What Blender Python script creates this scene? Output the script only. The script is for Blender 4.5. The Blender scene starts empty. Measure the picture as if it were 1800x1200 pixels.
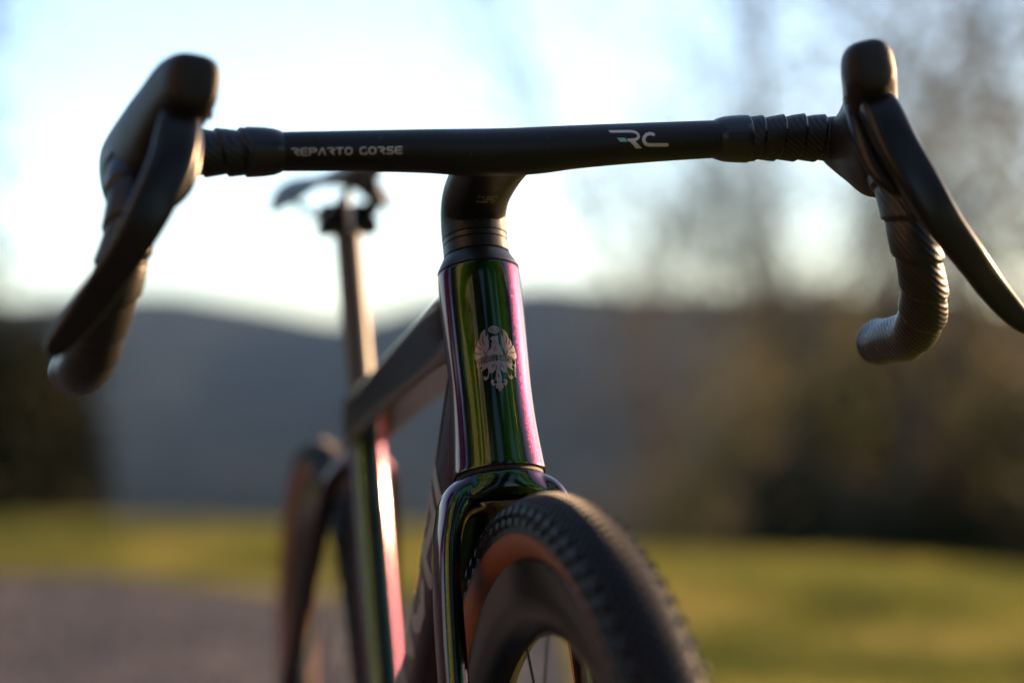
import bpy, bmesh, math, random
import numpy as np
from mathutils import Vector, Matrix
from mathutils.bvhtree import BVHTree

S = bpy.context.scene
C = S.collection
R = math.radians
random.seed(4)
rng = np.random.default_rng(4)

# ------------------------------------------------------------------ camera, sky, sun, exposure
LEAN = R(2.17)                                  # the bicycle leans a little to its right
LM = Matrix.Rotation(LEAN, 4, 'X')
cam_pos = LM @ Vector((1.1882, -0.3038, 0.7897))
c_fw = (LM.to_3x3() @ Vector((-0.9736, 0.2281, 0.0082))).normalized()
c_rt = c_fw.cross(Vector((0, 0, 1))).normalized()
c_up = c_rt.cross(c_fw)
cd = bpy.data.cameras.new('camera')
cam = bpy.data.objects.new('camera', cd); C.objects.link(cam)
cam.matrix_world = Matrix(((c_rt.x, c_up.x, -c_fw.x, cam_pos.x), (c_rt.y, c_up.y, -c_fw.y, cam_pos.y),
                           (c_rt.z, c_up.z, -c_fw.z, cam_pos.z), (0, 0, 0, 1)))
cd.sensor_width = 36; cd.lens = 71.1
cd.clip_start = .02; cd.clip_end = 9000
cd.dof.use_dof = True
cd.dof.focus_distance = (LM @ Vector((-.145, 0, .785)) - cam_pos).dot(c_fw)
cd.dof.aperture_fstop = 2.05
cd.dof.aperture_blades = 0
S.camera = cam

SUN_EL, SUN_SIDE = R(9.5), R(119)                # elevation; angle from "towards the camera" to picture right
back = Vector((-c_fw.x, -c_fw.y, 0)).normalized()
rt2 = Vector((c_rt.x, c_rt.y, 0)).normalized()
sd = (back * math.cos(SUN_SIDE) + rt2 * math.sin(SUN_SIDE)) * math.cos(SUN_EL) + Vector((0, 0, math.sin(SUN_EL)))
w = bpy.data.worlds.new('World'); S.world = w; w.use_nodes = True
nt = w.node_tree; nt.nodes.clear()
sky = nt.nodes.new('ShaderNodeTexSky'); sky.sky_type = 'NISHITA'; sky.sun_disc = False
sky.sun_elevation = SUN_EL
sky.sun_rotation = math.atan2(sd.x, sd.y)
sky.air_density = .75; sky.dust_density = .7; sky.ozone_density = 1.6
bg = nt.nodes.new('ShaderNodeBackground'); bg.inputs['Strength'].default_value = .15
wo = nt.nodes.new('ShaderNodeOutputWorld')
tint = nt.nodes.new('ShaderNodeMix'); tint.data_type = 'RGBA'; tint.blend_type = 'MULTIPLY'; tint.inputs[0].default_value = 1
tint.inputs[7].default_value = (1.0, .93, .90, 1)      # warm tint multiplied into the whole sky, in place of white balance
nt.links.new(sky.outputs[0], tint.inputs[6]); nt.links.new(tint.outputs[2], bg.inputs[0]); nt.links.new(bg.outputs[0], wo.inputs[0])
sl = bpy.data.lights.new('sun', 'SUN'); sl.energy = 4.9; sl.angle = R(.6); sl.color = (1, .60, .30)
so = bpy.data.objects.new('sun', sl); C.objects.link(so)
so.rotation_euler = (-sd).to_track_quat('-Z', 'Y').to_euler()
S.view_settings.view_transform = 'Standard'; S.view_settings.look = 'None'
S.view_settings.exposure = 1.83; S.view_settings.gamma = 1
S.render.engine = 'CYCLES'
S.cycles.max_bounces = 6; S.cycles.transparent_max_bounces = 8
S.cycles.volume_bounces = 0
S.cycles.use_denoising = True
S.cycles.sample_clamp_indirect = 4.0

# ------------------------------------------------------------------ materials
def mat(name, col=(.1, .1, .1), rough=.5, metal=0., coat=0., coat_rough=.03, spec=None):
    m = bpy.data.materials.new(name); m.use_nodes = True
    b = m.node_tree.nodes['Principled BSDF']
    b.inputs['Base Color'].default_value = (*col, 1)
    b.inputs['Roughness'].default_value = rough
    b.inputs['Metallic'].default_value = metal
    b.inputs['Coat Weight'].default_value = coat
    b.inputs['Coat Roughness'].default_value = coat_rough
    if spec is not None: b.inputs['Specular IOR Level'].default_value = spec
    return m
def P(m): return m.node_tree.nodes['Principled BSDF']
def node(m, t, **kw):
    n = m.node_tree.nodes.new(t)
    for k, v in kw.items():
        if k in n.inputs: n.inputs[k].default_value = v
        else: setattr(n, k, v)
    return n
def lk(m, a, b): m.node_tree.links.new(a, b)
def ramp(m, fac, stops):
    r = m.node_tree.nodes.new('ShaderNodeValToRGB'); e = r.color_ramp.elements
    while len(e) < len(stops): e.new(.5)
    for i, (p, c) in enumerate(stops): e[i].position = p; e[i].color = (*c, 1)
    lk(m, fac, r.inputs[0]); return r.outputs[0]
def noise(m, scale, detail=4, rough=.55, vec='Object', stretch=None):
    tc = node(m, 'ShaderNodeTexCoord'); n = node(m, 'ShaderNodeTexNoise', Scale=scale, Detail=detail, Roughness=rough)
    if stretch:
        mp = node(m, 'ShaderNodeMapping'); mp.inputs['Scale'].default_value = stretch
        lk(m, tc.outputs[vec], mp.inputs[0]); lk(m, mp.outputs[0], n.inputs['Vector'])
    else: lk(m, tc.outputs[vec], n.inputs['Vector'])
    return n.outputs['Fac']
def bump(m, h, strength=.3, dist=.001, target='Normal'):
    b = node(m, 'ShaderNodeBump', Strength=strength, Distance=dist)
    lk(m, h, b.inputs['Height']); lk(m, b.outputs[0], P(m).inputs[target]); return b

# colour-shift flake paint: pigment swings from green to magenta with view angle, clear coat on top
paint = mat('colour_shift_paint', (.002, .003, .002), rough=.075, spec=.40)
lw = node(paint, 'ShaderNodeLayerWeight', Blend=.5)
fl = node(paint, 'ShaderNodeTexVoronoi', Scale=2400.0)
tc = node(paint, 'ShaderNodeTexCoord'); lk(paint, tc.outputs['Object'], fl.inputs['Vector'])
mixn = node(paint, 'ShaderNodeMix', data_type='VECTOR'); mixn.inputs[0].default_value = .10
geo = node(paint, 'ShaderNodeNewGeometry')
sub = node(paint, 'ShaderNodeVectorMath', operation='SUBTRACT'); lk(paint, fl.outputs['Color'], sub.inputs[0]); sub.inputs[1].default_value = (.5, .5, .5)
scl = node(paint, 'ShaderNodeVectorMath', operation='SCALE'); lk(paint, sub.outputs[0], scl.inputs[0]); scl.inputs['Scale'].default_value = .30
add = node(paint, 'ShaderNodeVectorMath', operation='ADD'); lk(paint, geo.outputs['Normal'], add.inputs[0]); lk(paint, scl.outputs[0], add.inputs[1])
nor = node(paint, 'ShaderNodeVectorMath', operation='NORMALIZE'); lk(paint, add.outputs[0], nor.inputs[0])
flake = node(paint, 'ShaderNodeBsdfGlossy', Roughness=.27); lk(paint, nor.outputs[0], flake.inputs['Normal'])
lk(paint, ramp(paint, lw.outputs['Facing'], [(0, (.001, .004, .002)), (.05, (.0015, .006, .003)), (.11, (.018, .058, .002)), (.19, (.024, .068, .002)),  # near-black square-on stops paint in the dark surroundings reflected there
    (.25, (.001, .005, .009)), (.30, (.008, .001, .013)), (.38, (.038, .0025, .018)), (.62, (.042, .0035, .016)), (.8, (.014, .002, .007)), (1, (.004, .001, .003))]), flake.inputs['Color'])
addp = node(paint, 'ShaderNodeAddShader'); lk(paint, P(paint).outputs[0], addp.inputs[0]); lk(paint, flake.outputs[0], addp.inputs[1])
lk(paint, addp.outputs[0], paint.node_tree.nodes['Material Output'].inputs['Surface'])

matte = mat('matte_carbon', (.008, .008, .009), .44, spec=.3)
bump(matte, noise(matte, 900), .12, .0004)
lk(matte, ramp(matte, noise(matte, 420, 2, .5), [(.0, (.008, .008, .009)), (.70, (.008, .008, .009)), (.74, (.05, .046, .042))]), P(matte).inputs['Base Color'])
lk(matte, ramp(matte, noise(matte, 38, 4, .6), [(.35, (.40,) * 3), (.65, (.50,) * 3)]), P(matte).inputs['Roughness'])
soft_black = mat('satin_black_anodised', (.010, .010, .010), .36, spec=.4)
bump(soft_black, noise(soft_black, 1400), .1, .0003)
rubber = mat('hood_rubber', (.009, .0085, .0085), .44, spec=.3)
bump(rubber, noise(rubber, 900), .7, .0006)
tape_m = mat('bar_tape_black', (.010, .010, .010), .38, spec=.4)
wv = node(tape_m, 'ShaderNodeTexWave', wave_type='BANDS', bands_direction='DIAGONAL')
wv.inputs['Scale'].default_value = 120; wv.inputs['Distortion'].default_value = 1.2; wv.inputs['Detail'].default_value = 1
tct = node(tape_m, 'ShaderNodeTexCoord'); lk(tape_m, tct.outputs['Object'], wv.inputs['Vector'])
bump(tape_m, wv.outputs['Fac'], .35, .0007)
plastic = mat('lever_composite', (.006, .006, .006), .28, spec=.3)
bump(plastic, noise(plastic, 500), .08, .0004)
gasket = mat('finishing_tape', (.012, .012, .012), .28)
gloss_black = mat('gloss_carbon', (.010, .010, .010), .18, coat=1., coat_rough=.05)
gap_m = mat('seam_shadow_rubber', (.004, .004, .004), .7)  # near-black rubber for seams, split lines and the seat clamp
tan = mat('tan_sidewall', (.20, .060, .020), .62)
bump(tan, noise(tan, 1500), .3, .0003)
tyre_m = mat('tyre_rubber', (.006, .006, .007), .65, spec=.3)
knob_m = mat('tread_rubber', (.006, .0055, .0055), .52, spec=.26)
bump(tyre_m, noise(tyre_m, 600), .4, .0005)
rim_m = mat('rim_carbon', (.004, .004, .0045), .2, spec=.16)
steel = mat('brushed_steel', (.45, .44, .42), .28, 1.)
spoke_m = mat('black_spoke', (.03, .03, .03), .3, .6)
print_m = mat('printed_silver', (.50, .47, .45), .35, .3)
crest_m = mat('crest_print', (.22, .175, .16), .40, .3, coat=.6, coat_rough=.06)
teal_m = mat('printed_celeste', (.16, .48, .42), .45)
down_m = mat('downtube_print', (.24, .19, .165), .42, .3, coat=.5, coat_rough=.08)
micro_m = mat('micro_print', (.42, .38, .34), .5)
saddle_m = mat('saddle_cover', (.020, .020, .024), .42)
post_m = mat('seatpost_satin', (.022, .020, .019), .42)

# ------------------------------------------------------------------ mesh helpers
def mesh_obj(name, verts, faces, material, parent=None, smooth=True, kind=None):
    me = bpy.data.meshes.new(name); me.from_pydata([tuple(v) for v in verts], [], faces)
    if smooth: me.polygons.foreach_set('use_smooth', [True] * len(me.polygons))
    me.materials.append(material); me.update()
    if smooth and len(faces) < 60000: me.set_sharp_from_angle(angle=R(38))
    o = bpy.data.objects.new(name, me); C.objects.link(o)
    if parent: o.parent = parent
    if kind: o['kind'] = kind
    return o
def fast_quads(name, verts, material, parent=None, kind=None, smooth=False, attr=None):
    """verts: (n,4,3) array of separate quads"""
    v = np.asarray(verts, dtype=np.float32).reshape(-1, 3); n = len(v) // 4
    me = bpy.data.meshes.new(name)
    me.vertices.add(len(v)); me.vertices.foreach_set('co', v.ravel())
    me.loops.add(n * 4); me.loops.foreach_set('vertex_index', np.arange(n * 4, dtype=np.int32))
    me.polygons.add(n); me.polygons.foreach_set('loop_start', np.arange(0, n * 4, 4, dtype=np.int32))
    me.polygons.foreach_set('loop_total', np.full(n, 4, dtype=np.int32))
    me.update(calc_edges=True)
    me.materials.append(material)
    o = bpy.data.objects.new(name, me); C.objects.link(o)
    if parent: o.parent = parent
    if kind: o['kind'] = kind
    return o
def v3(*a): return np.array(a, dtype=float)
def nrm(a): a = np.asarray(a, float); return a / np.linalg.norm(a)
def loft_data(secs, n=36, cap=True):
    """secs: (centre, A, B, a, b, p)  closed rings in the plane of unit vectors A, B"""
    V, F = [], []
    for (c, A, B, a, b, p) in secs:
        for k in range(n):
            t = 2 * math.pi * k / n; ct, st = math.cos(t), math.sin(t)
            V.append(c + A * a * math.copysign(abs(ct) ** (2 / p), ct) + B * b * math.copysign(abs(st) ** (2 / p), st))
    for i in range(len(secs) - 1):
        for k in range(n):
            F.append((i * n + k, i * n + (k + 1) % n, (i + 1) * n + (k + 1) % n, (i + 1) * n + k))
    if cap:
        for i, rev in ((0, True), (len(secs) - 1, False)):
            c = len(V); V.append(np.mean(V[i * n:(i + 1) * n], axis=0))
            for k in range(n):
                f = (i * n + k, i * n + (k + 1) % n, c); F.append(f[::-1] if rev else f)
    return V, F
def catmull(P_, m):
    P_ = np.asarray(P_, float); out = []
    Q = np.vstack([2 * P_[0] - P_[1], P_, 2 * P_[-1] - P_[-2]])
    for i in range(1, len(Q) - 2):
        for k in range(m):
            t = k / m
            out.append(.5 * ((2 * Q[i]) + (Q[i + 1] - Q[i - 1]) * t + (2 * Q[i - 1] - 5 * Q[i] + 4 * Q[i + 1] - Q[i + 2]) * t * t
                             + (3 * Q[i] - Q[i - 1] - 3 * Q[i + 1] + Q[i + 2]) * t ** 3))
    out.append(Q[-2]); return np.array(out)
def tube_secs(path, prof, m=8, up=(0, 0, 1), p=2.0):
    """path pts; prof rows (a, b[, p]); smooth interpolation; A sideways, B towards up"""
    k = np.array([list(pp) + list(q) for pp, q in zip(path, prof)], float)
    s = catmull(k, m); secs = []
    for i in range(len(s)):
        T = nrm(s[min(i + 1, len(s) - 1), :3] - s[max(i - 1, 0), :3])
        A = nrm(np.cross(T, up)); B = np.cross(A, T)
        secs.append((s[i, :3], A, B, s[i, 3], s[i, 4], s[i, 5] if s.shape[1] > 5 else p))
    return secs
def tube(name, path, prof, material, parent, m=8, up=(0, 0, 1), p=2.0, n=32):
    V, F = loft_data(tube_secs(path, prof, m, up, p), n)
    return mesh_obj(name, V, F, material, parent)
def rod(path, r, n=8):
    path = np.asarray(path, float); secs = []
    A = None
    for i in range(len(path)):
        T = nrm(path[min(i + 1, len(path) - 1)] - path[max(i - 1, 0)])
        if A is None: A = nrm(np.cross(T, (0, 0, 1) if abs(T[2]) < .9 else (1, 0, 0)))
        A = nrm(A - T * A.dot(T)); B = np.cross(T, A)
        rr = r[i] if hasattr(r, '__len__') else r
        secs.append((path[i], A, B, rr, rr, 2.))
    return loft_data(secs, n)
class Multi:
    def __init__(s): s.V, s.F = [], []
    def add(s, d):
        o = len(s.V); s.V += list(d[0]); s.F += [tuple(i + o for i in f) for f in d[1]]; return s
    def build(s, name, m, parent=None, smooth=True, kind=None): return mesh_obj(name, s.V, s.F, m, parent, smooth, kind)
def revolve(prof, n=96, closed=False):
    """prof: (radius, y); turned about the y axis"""
    V, F = [], []; k = len(prof)
    for i in range(n):
        t = 2 * math.pi * i / n
        for (r, y) in prof: V.append(v3(r * math.cos(t), y, r * math.sin(t)))
    for i in range(n):
        j = (i + 1) % n
        for q in range(k if closed else k - 1):
            a, b = q, (q + 1) % k
            F.append((i * k + a, i * k + b, j * k + b, j * k + a))
    return V, F
def box_data(c, X, Y, Z):
    c, X, Y, Z = map(np.asarray, (c, X, Y, Z))
    V = [c + X * i + Y * j + Z * k for k in (-1, 1) for j in (-1, 1) for i in (-1, 1)]
    return V, [(0, 2, 3, 1), (4, 5, 7, 6), (0, 1, 5, 4), (2, 6, 7, 3), (0, 4, 6, 2), (1, 3, 7, 5)]
def empty(name, parent=None, loc=(0, 0, 0)):
    o = bpy.data.objects.new(name, None); C.objects.link(o); o.location = loc
    if parent: o.parent = parent
    return o
def tag(o, label, cat, group=None):
    o['label'] = label; o['category'] = cat
    if group: o['group'] = group
    return o

# ---- flat print: a fine grid clipped to drawn strokes and polygons, laid on a surface
def in_poly(X, Y, poly):
    r = np.zeros(X.shape, bool); n = len(poly)
    for i in range(n):
        x1, y1 = poly[i]; x2, y2 = poly[(i + 1) % n]
        if y1 == y2: continue
        c = ((y1 > Y) != (y2 > Y)) & (X < (x2 - x1) * (Y - y1) / (y2 - y1) + x1)
        r ^= c
    return r
def on_stroke(X, Y, pts, w_):
    r = np.zeros(X.shape, bool)
    for (x1, y1), (x2, y2) in zip(pts[:-1], pts[1:]):
        dx, dy = x2 - x1, y2 - y1; L = dx * dx + dy * dy + 1e-12
        t = np.clip(((X - x1) * dx + (Y - y1) * dy) / L, 0, 1)
        r |= (X - x1 - t * dx) ** 2 + (Y - y1 - t * dy) ** 2 < (w_ / 2) ** 2
    return r
def decal(name, x0, x1, y0, y1, step, fn, place, m, parent):
    nx, ny = int((x1 - x0) / step), int((y1 - y0) / step)
    gx = np.linspace(x0, x1, nx + 1); gy = np.linspace(y0, y1, ny + 1)
    CX, CY = np.meshgrid((gx[:-1] + gx[1:]) / 2, (gy[:-1] + gy[1:]) / 2)
    M = fn(CX, CY); idx = -np.ones((ny + 1, nx + 1), int); V, F = [], []
    def vid(j, i):
        if idx[j, i] < 0:
            idx[j, i] = len(V); V.append(place(gx[i], gy[j]))
        return idx[j, i]
    for j, i in zip(*np.nonzero(M)): F.append((vid(j, i), vid(j, i + 1), vid(j + 1, i + 1), vid(j + 1, i)))
    ok = [f for f in F if all(V[k] is not None for k in f)]
    V = [v if v is not None else v3(0, 0, 0) for v in V]
    return mesh_obj(name, V, ok, m, parent)
GL = {  # strokes on a 4 x 6 grid
 'A': [[(0, 0), (0, 4.5), (1.5, 6), (2.5, 6), (4, 4.5), (4, 0)], [(0, 2.4), (4, 2.4)]],
 'B': [[(0, 0), (0, 6), (3, 6), (3.8, 5.2), (3.8, 3.8), (3, 3.1), (0, 3.1)], [(3, 3.1), (4, 2.2), (4, .9), (3.1, 0), (0, 0)]],
 'C': [[(4, 4.8), (2.9, 6), (1.1, 6), (0, 4.8), (0, 1.2), (1.1, 0), (2.9, 0), (4, 1.2)]],
 'D': [[(0, 0), (0, 6), (2.6, 6), (4, 4.6), (4, 1.4), (2.6, 0), (0, 0)]],
 'E': [[(4, 6), (0, 6), (0, 0), (4, 0)], [(0, 3), (3.3, 3)]],
 'F': [[(4, 6), (0, 6), (0, 0)], [(0, 3), (3.3, 3)]],
 'H': [[(0, 0), (0, 6)], [(4, 0), (4, 6)], [(0, 3), (4, 3)]],
 'I': [[(0, 0), (0, 6)]],
 'L': [[(0, 6), (0, 0), (4, 0)]],
 'M': [[(0, 0), (0, 6), (2, 3), (4, 6), (4, 0)]],
 'N': [[(0, 0), (0, 6), (4, 0), (4, 6)]],
 'O': [[(1.2, 0), (0, 1.2), (0, 4.8), (1.2, 6), (2.8, 6), (4, 4.8), (4, 1.2), (2.8, 0), (1.2, 0)]],
 'P': [[(0, 0), (0, 6), (3, 6), (4, 5.1), (4, 3.6), (3, 2.7), (0, 2.7)]],
 'R': [[(0, 0), (0, 6), (3, 6), (4, 5.1), (4, 3.8), (3, 3), (0, 3)], [(2, 3), (4, 0)]],
 'S': [[(4, 5), (3, 6), (1, 6), (0, 5), (0, 3.9), (1, 3.1), (3, 2.9), (4, 2.1), (4, 1), (3, 0), (1, 0), (0, 1)]],
 'T': [[(0, 6), (4, 6)], [(2, 6), (2, 0)]],
 '0': [[(1.2, 0), (0, 1.2), (0, 4.8), (1.2, 6), (2.8, 6), (4, 4.8), (4, 1.2), (2.8, 0), (1.2, 0)]],
 '1': [[(1, 5), (2.2, 6), (2.2, 0)]], '2': [[(0, 5), (1, 6), (3, 6), (4, 5), (4, 4), (0, 0), (4, 0)]],
 '4': [[(3, 0), (3, 6), (0, 2), (4, 2)]], '6': [[(3.6, 6), (1, 6), (0, 4.5), (0, 1), (1, 0), (3, 0), (4, 1), (4, 2.5), (3, 3.4), (0, 3)]],
 'm': [[(0, 0), (0, 4)], [(0, 3.4), (1, 4), (2, 3.4), (2, 0)], [(2, 3.4), (3, 4), (4, 3.4), (4, 0)]],
 '*': [[(.4, 5.2), (1.2, 6), (2, 5.2), (1.2, 4.6), (.4, 5.2)]], '-': [[(0, 3), (3, 3)]],
 # the open lettering of the bar print: no stem on R, no crossbar on A
 'r': [[(0, 6), (3, 6), (4, 5.1), (4, 3.9), (3, 3.1), (1.7, 3.1), (4, 0)]],
 'a': [[(0, 0), (2.0, 6), (2.6, 6), (4, 0)]],
 'e': [[(4, 6), (1, 6), (0, 5), (0, 1), (1, 0), (4, 0)], [(1.0, 3), (3.6, 3)]],
 'p': [[(0, 0), (0, 6), (3, 6), (4, 5.1), (4, 3.6), (3, 2.9), (1, 2.9)]],
 'c': [[(3.4, 6), (1, 6), (0, 4.9), (0, 1), (1, 0), (4, 0)], [(4, 0), (4, 1.9)]],
 's': [[(4, 6), (1, 6), (.2, 5.2), (.2, 3.9), (1, 3.1), (3, 3.1), (4, 2.2), (4, .9), (3.2, 0), (0, 0)]],
}
def text_fn(txt, x0, y0, w_, h_, gap, th, narrow='I', space=.8):
    L = []; x = x0
    for ch in txt:
        if ch == ' ': x += w_ * space; continue
        for st in GL[ch]: L.append([(x + px / 4 * w_, y0 + py / 6 * h_) for px, py in st])
        x += (0 if ch in narrow else (w_ * .55 if ch == '*' else w_)) + gap
    def fn(X, Y):
        r = np.zeros(X.shape, bool)
        for st in L: r |= on_stroke(X, Y, st, th)
        return r
    fn.width = x - gap - x0
    return fn

# ------------------------------------------------------------------ surroundings
up_ = Vector((0, 0, 1)); fwh = -back
def at(px, dist, z=0.):
    """world point `dist` metres ahead of the camera, on the bearing of picture column px"""
    k = (px - 900) / 3556
    p_ = cam_pos + fwh * dist + rt2 * (k * dist); return Vector((p_.x, p_.y, z))
def lateral(x, y):
    q = Vector((x, y, 0)) - Vector((cam_pos.x, cam_pos.y, 0)); return q.dot(fwh), q.dot(rt2)
HK = [(-400, 0), (9.2, 0), (12, -.45), (20, -2.2), (60, -10), (200, -30), (600, -62), (1000, -50), (1500, 5), (1900, 70), (2300, 92), (2700, 60), (4200, -60)]
def terrain_z(d, l):
    edge = 9.3 - .85 * max(-2.3, min(.8, l)) - .62 * max(0, min(3, l - .8))
    d2 = d - (edge - 9.2) if d < 60 else d
    z = np.interp(d2, [a for a, b in HK], [b for a, b in HK])
    if d > 1000:
        t = min(1, (d - 1000) / 700)
        z += t * (7 * math.sin(l / 190 + 1.0) + 2.5 * math.sin(l / 61 + 2) + 1.5 * math.sin(l / 23) - 22 * math.exp(-((l + 190) / 95) ** 2) + 10 * math.exp(-((l + 420) / 120) ** 2) + 6 * math.exp(-((l - 60) / 90) ** 2))
    if d < 6: z = 0
    return float(z)
ds = np.concatenate([np.linspace(-4000, -60, 14), np.concatenate([np.linspace(-50, 5, 28), np.linspace(5.5, 8, 9)]), np.linspace(8.25, 16, 40), np.geomspace(17, 900, 50), np.linspace(930, 4200, 90)])
ls = np.concatenate([-np.geomspace(2600, 12, 60), np.linspace(-10, 10, 24), np.geomspace(12, 2600, 60)])
V, F = [], []
for d_ in ds:
    for l_ in ls:
        q = cam_pos + fwh * d_ + rt2 * l_
        V.append((q.x, q.y, terrain_z(d_, l_) + (0.0 if d_ < 8 else .0)))
nl = len(ls)
for i in range(len(ds) - 1):
    for j in range(nl - 1): F.append((i * nl + j, i * nl + j + 1, (i + 1) * nl + j + 1, (i + 1) * nl + j))
ground_m = mat('meadow_and_far_woods', rough=1., spec=0.)
gn = noise(ground_m, .35, 6, .6, 'Object'); gn2 = noise(ground_m, 9, 4, .6)
near_c = ramp(ground_m, gn, [(.3, (.060, .072, .016)), (.5, (.125, .135, .030)), (.7, (.18, .16, .050))])
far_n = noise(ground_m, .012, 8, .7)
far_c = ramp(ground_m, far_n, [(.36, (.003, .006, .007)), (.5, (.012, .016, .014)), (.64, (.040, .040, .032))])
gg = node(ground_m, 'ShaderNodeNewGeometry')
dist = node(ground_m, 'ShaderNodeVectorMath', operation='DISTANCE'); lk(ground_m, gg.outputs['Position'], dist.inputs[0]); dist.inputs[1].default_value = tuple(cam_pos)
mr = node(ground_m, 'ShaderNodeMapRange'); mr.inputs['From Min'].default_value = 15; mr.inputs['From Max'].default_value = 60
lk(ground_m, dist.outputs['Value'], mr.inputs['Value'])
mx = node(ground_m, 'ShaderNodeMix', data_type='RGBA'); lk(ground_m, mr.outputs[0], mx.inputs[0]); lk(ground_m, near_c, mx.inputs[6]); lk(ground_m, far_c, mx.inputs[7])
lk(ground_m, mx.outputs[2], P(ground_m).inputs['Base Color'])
gr = mesh_obj('ground', V, F, ground_m, kind='structure')

# gravel path under and behind the bicycle, at picture left
path_m = mat('grey_gravel', rough=.9, spec=.2)
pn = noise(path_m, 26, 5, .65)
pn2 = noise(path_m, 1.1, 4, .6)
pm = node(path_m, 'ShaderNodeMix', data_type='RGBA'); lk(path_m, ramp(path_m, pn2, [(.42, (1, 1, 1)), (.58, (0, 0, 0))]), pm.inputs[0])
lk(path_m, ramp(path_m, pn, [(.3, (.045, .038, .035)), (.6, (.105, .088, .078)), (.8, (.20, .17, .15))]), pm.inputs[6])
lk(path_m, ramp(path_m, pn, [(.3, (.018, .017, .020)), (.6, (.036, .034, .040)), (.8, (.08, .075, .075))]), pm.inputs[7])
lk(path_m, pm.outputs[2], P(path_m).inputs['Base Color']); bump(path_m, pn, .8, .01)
def path_edge(l_):   # far edge of the path: distance for a lateral position
    return 7.35 - .55 * (l_ + .9) + .12 * math.sin(l_ * 3.1)
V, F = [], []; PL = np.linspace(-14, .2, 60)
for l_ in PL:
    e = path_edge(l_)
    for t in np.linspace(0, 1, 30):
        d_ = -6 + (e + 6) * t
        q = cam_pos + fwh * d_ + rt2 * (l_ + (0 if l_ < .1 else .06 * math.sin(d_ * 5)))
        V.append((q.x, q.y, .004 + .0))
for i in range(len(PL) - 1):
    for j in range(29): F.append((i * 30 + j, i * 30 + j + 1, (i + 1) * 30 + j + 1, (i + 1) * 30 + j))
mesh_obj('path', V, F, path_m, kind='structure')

# loose stones on the path
def stones(n, name):
    V, F = [], []
    m = Multi()
    base = np.array([(1, 0, 0), (-1, 0, 0), (0, 1, 0), (0, -1, 0), (0, 0, .7), (0, 0, -.5)], float)
    fs = [(0, 2, 4), (2, 1, 4), (1, 3, 4), (3, 0, 4), (2, 0, 5), (1, 2, 5), (3, 1, 5), (0, 3, 5)]
    for _ in range(n):
        l_ = random.uniform(-3.2, .1); e = path_edge(l_); d_ = random.uniform(.3, 1) ** .7 * e
        q = cam_pos + fwh * d_ + rt2 * l_; s_ = random.uniform(.004, .016); a = random.random() * 6.28
        b = base * (1 + rng.uniform(-.3, .3, base.shape)) * s_
        c_, s2 = math.cos(a), math.sin(a)
        b = np.c_[b[:, 0] * c_ - b[:, 1] * s2, b[:, 0] * s2 + b[:, 1] * c_, b[:, 2]]
        m.add((list(b + v3(q.x, q.y, .004 + s_ * .3)), fs))
    return m.build(name, stone_m, smooth=False, kind='stuff')
stone_m = mat('pale_stone', rough=.85)
lk(stone_m, ramp(stone_m, noise(stone_m, 14, 2), [(.35, (.08, .075, .07)), (.65, (.28, .25, .23))]), P(stone_m).inputs['Base Color'])
o = stones(3500, 'gravel'); tag(o, 'loose grey gravel scattered over the path', 'gravel')

# leaf and blade materials
def leafy(name, stops, scale=3., trans=.5):
    m = mat(name, rough=.6, spec=.2); n = noise(m, scale, 3)
    col = ramp(m, n, stops)
    lk(m, col, P(m).inputs['Base Color'])
    tr = node(m, 'ShaderNodeBsdfTranslucent'); lk(m, col, tr.inputs[0])
    mxs = node(m, 'ShaderNodeMixShader'); mxs.inputs[0].default_value = trans
    out = m.node_tree.nodes['Material Output']
    lk(m, P(m).outputs[0], mxs.inputs[1]); lk(m, tr.outputs[0], mxs.inputs[2]); lk(m, mxs.outputs[0], out.inputs[0])
    return m
grass_m = leafy('grass_blades', [(.38, (.070, .090, .016)), (.5, (.17, .18, .036)), (.62, (.30, .27, .08))], 1.0, .5)  # strong tone noise also paints sunlit and shadowed streaks into the grass
def blades(n, name):
    d_ = 2.2 + (10.5 - 2.2) * rng.random(n) ** .8; l_ = rng.uniform(-.42, .42, n) * d_ * 1.0
    e = 7.35 - .55 * (l_ + .9) + .12 * np.sin(l_ * 3.1)
    keep = (d_ > e - .05) | (l_ > .15); d_, l_ = d_[keep], l_[keep]; n = len(d_)
    b = v3(*cam_pos)[None] + v3(*fwh)[None] * d_[:, None] + v3(*rt2)[None] * l_[:, None]
    b[:, 2] = np.array([terrain_z(a, c) for a, c in zip(d_, l_)])
    a = rng.random(n) * 6.28; h = rng.uniform(.02, .065, n) * (1 + .5 * np.sin(l_ * 2) * np.cos(d_ * 1.7)); w_ = rng.uniform(.0015, .0035, n)
    sx = np.c_[np.cos(a), np.sin(a), np.zeros(n)]; lean = np.c_[rng.normal(0, .4, n), rng.normal(0, .4, n), np.ones(n)] * h[:, None]
    q = np.stack([b - sx * w_[:, None], b + sx * w_[:, None], b + lean + sx * w_[:, None] * .2, b + lean - sx * w_[:, None] * .2], 1)
    return fast_quads(name, q, grass_m, kind='stuff')
o = blades(190000, 'grass'); tag(o, 'short yellow green grass of the meadow beyond the path', 'grass')

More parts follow.
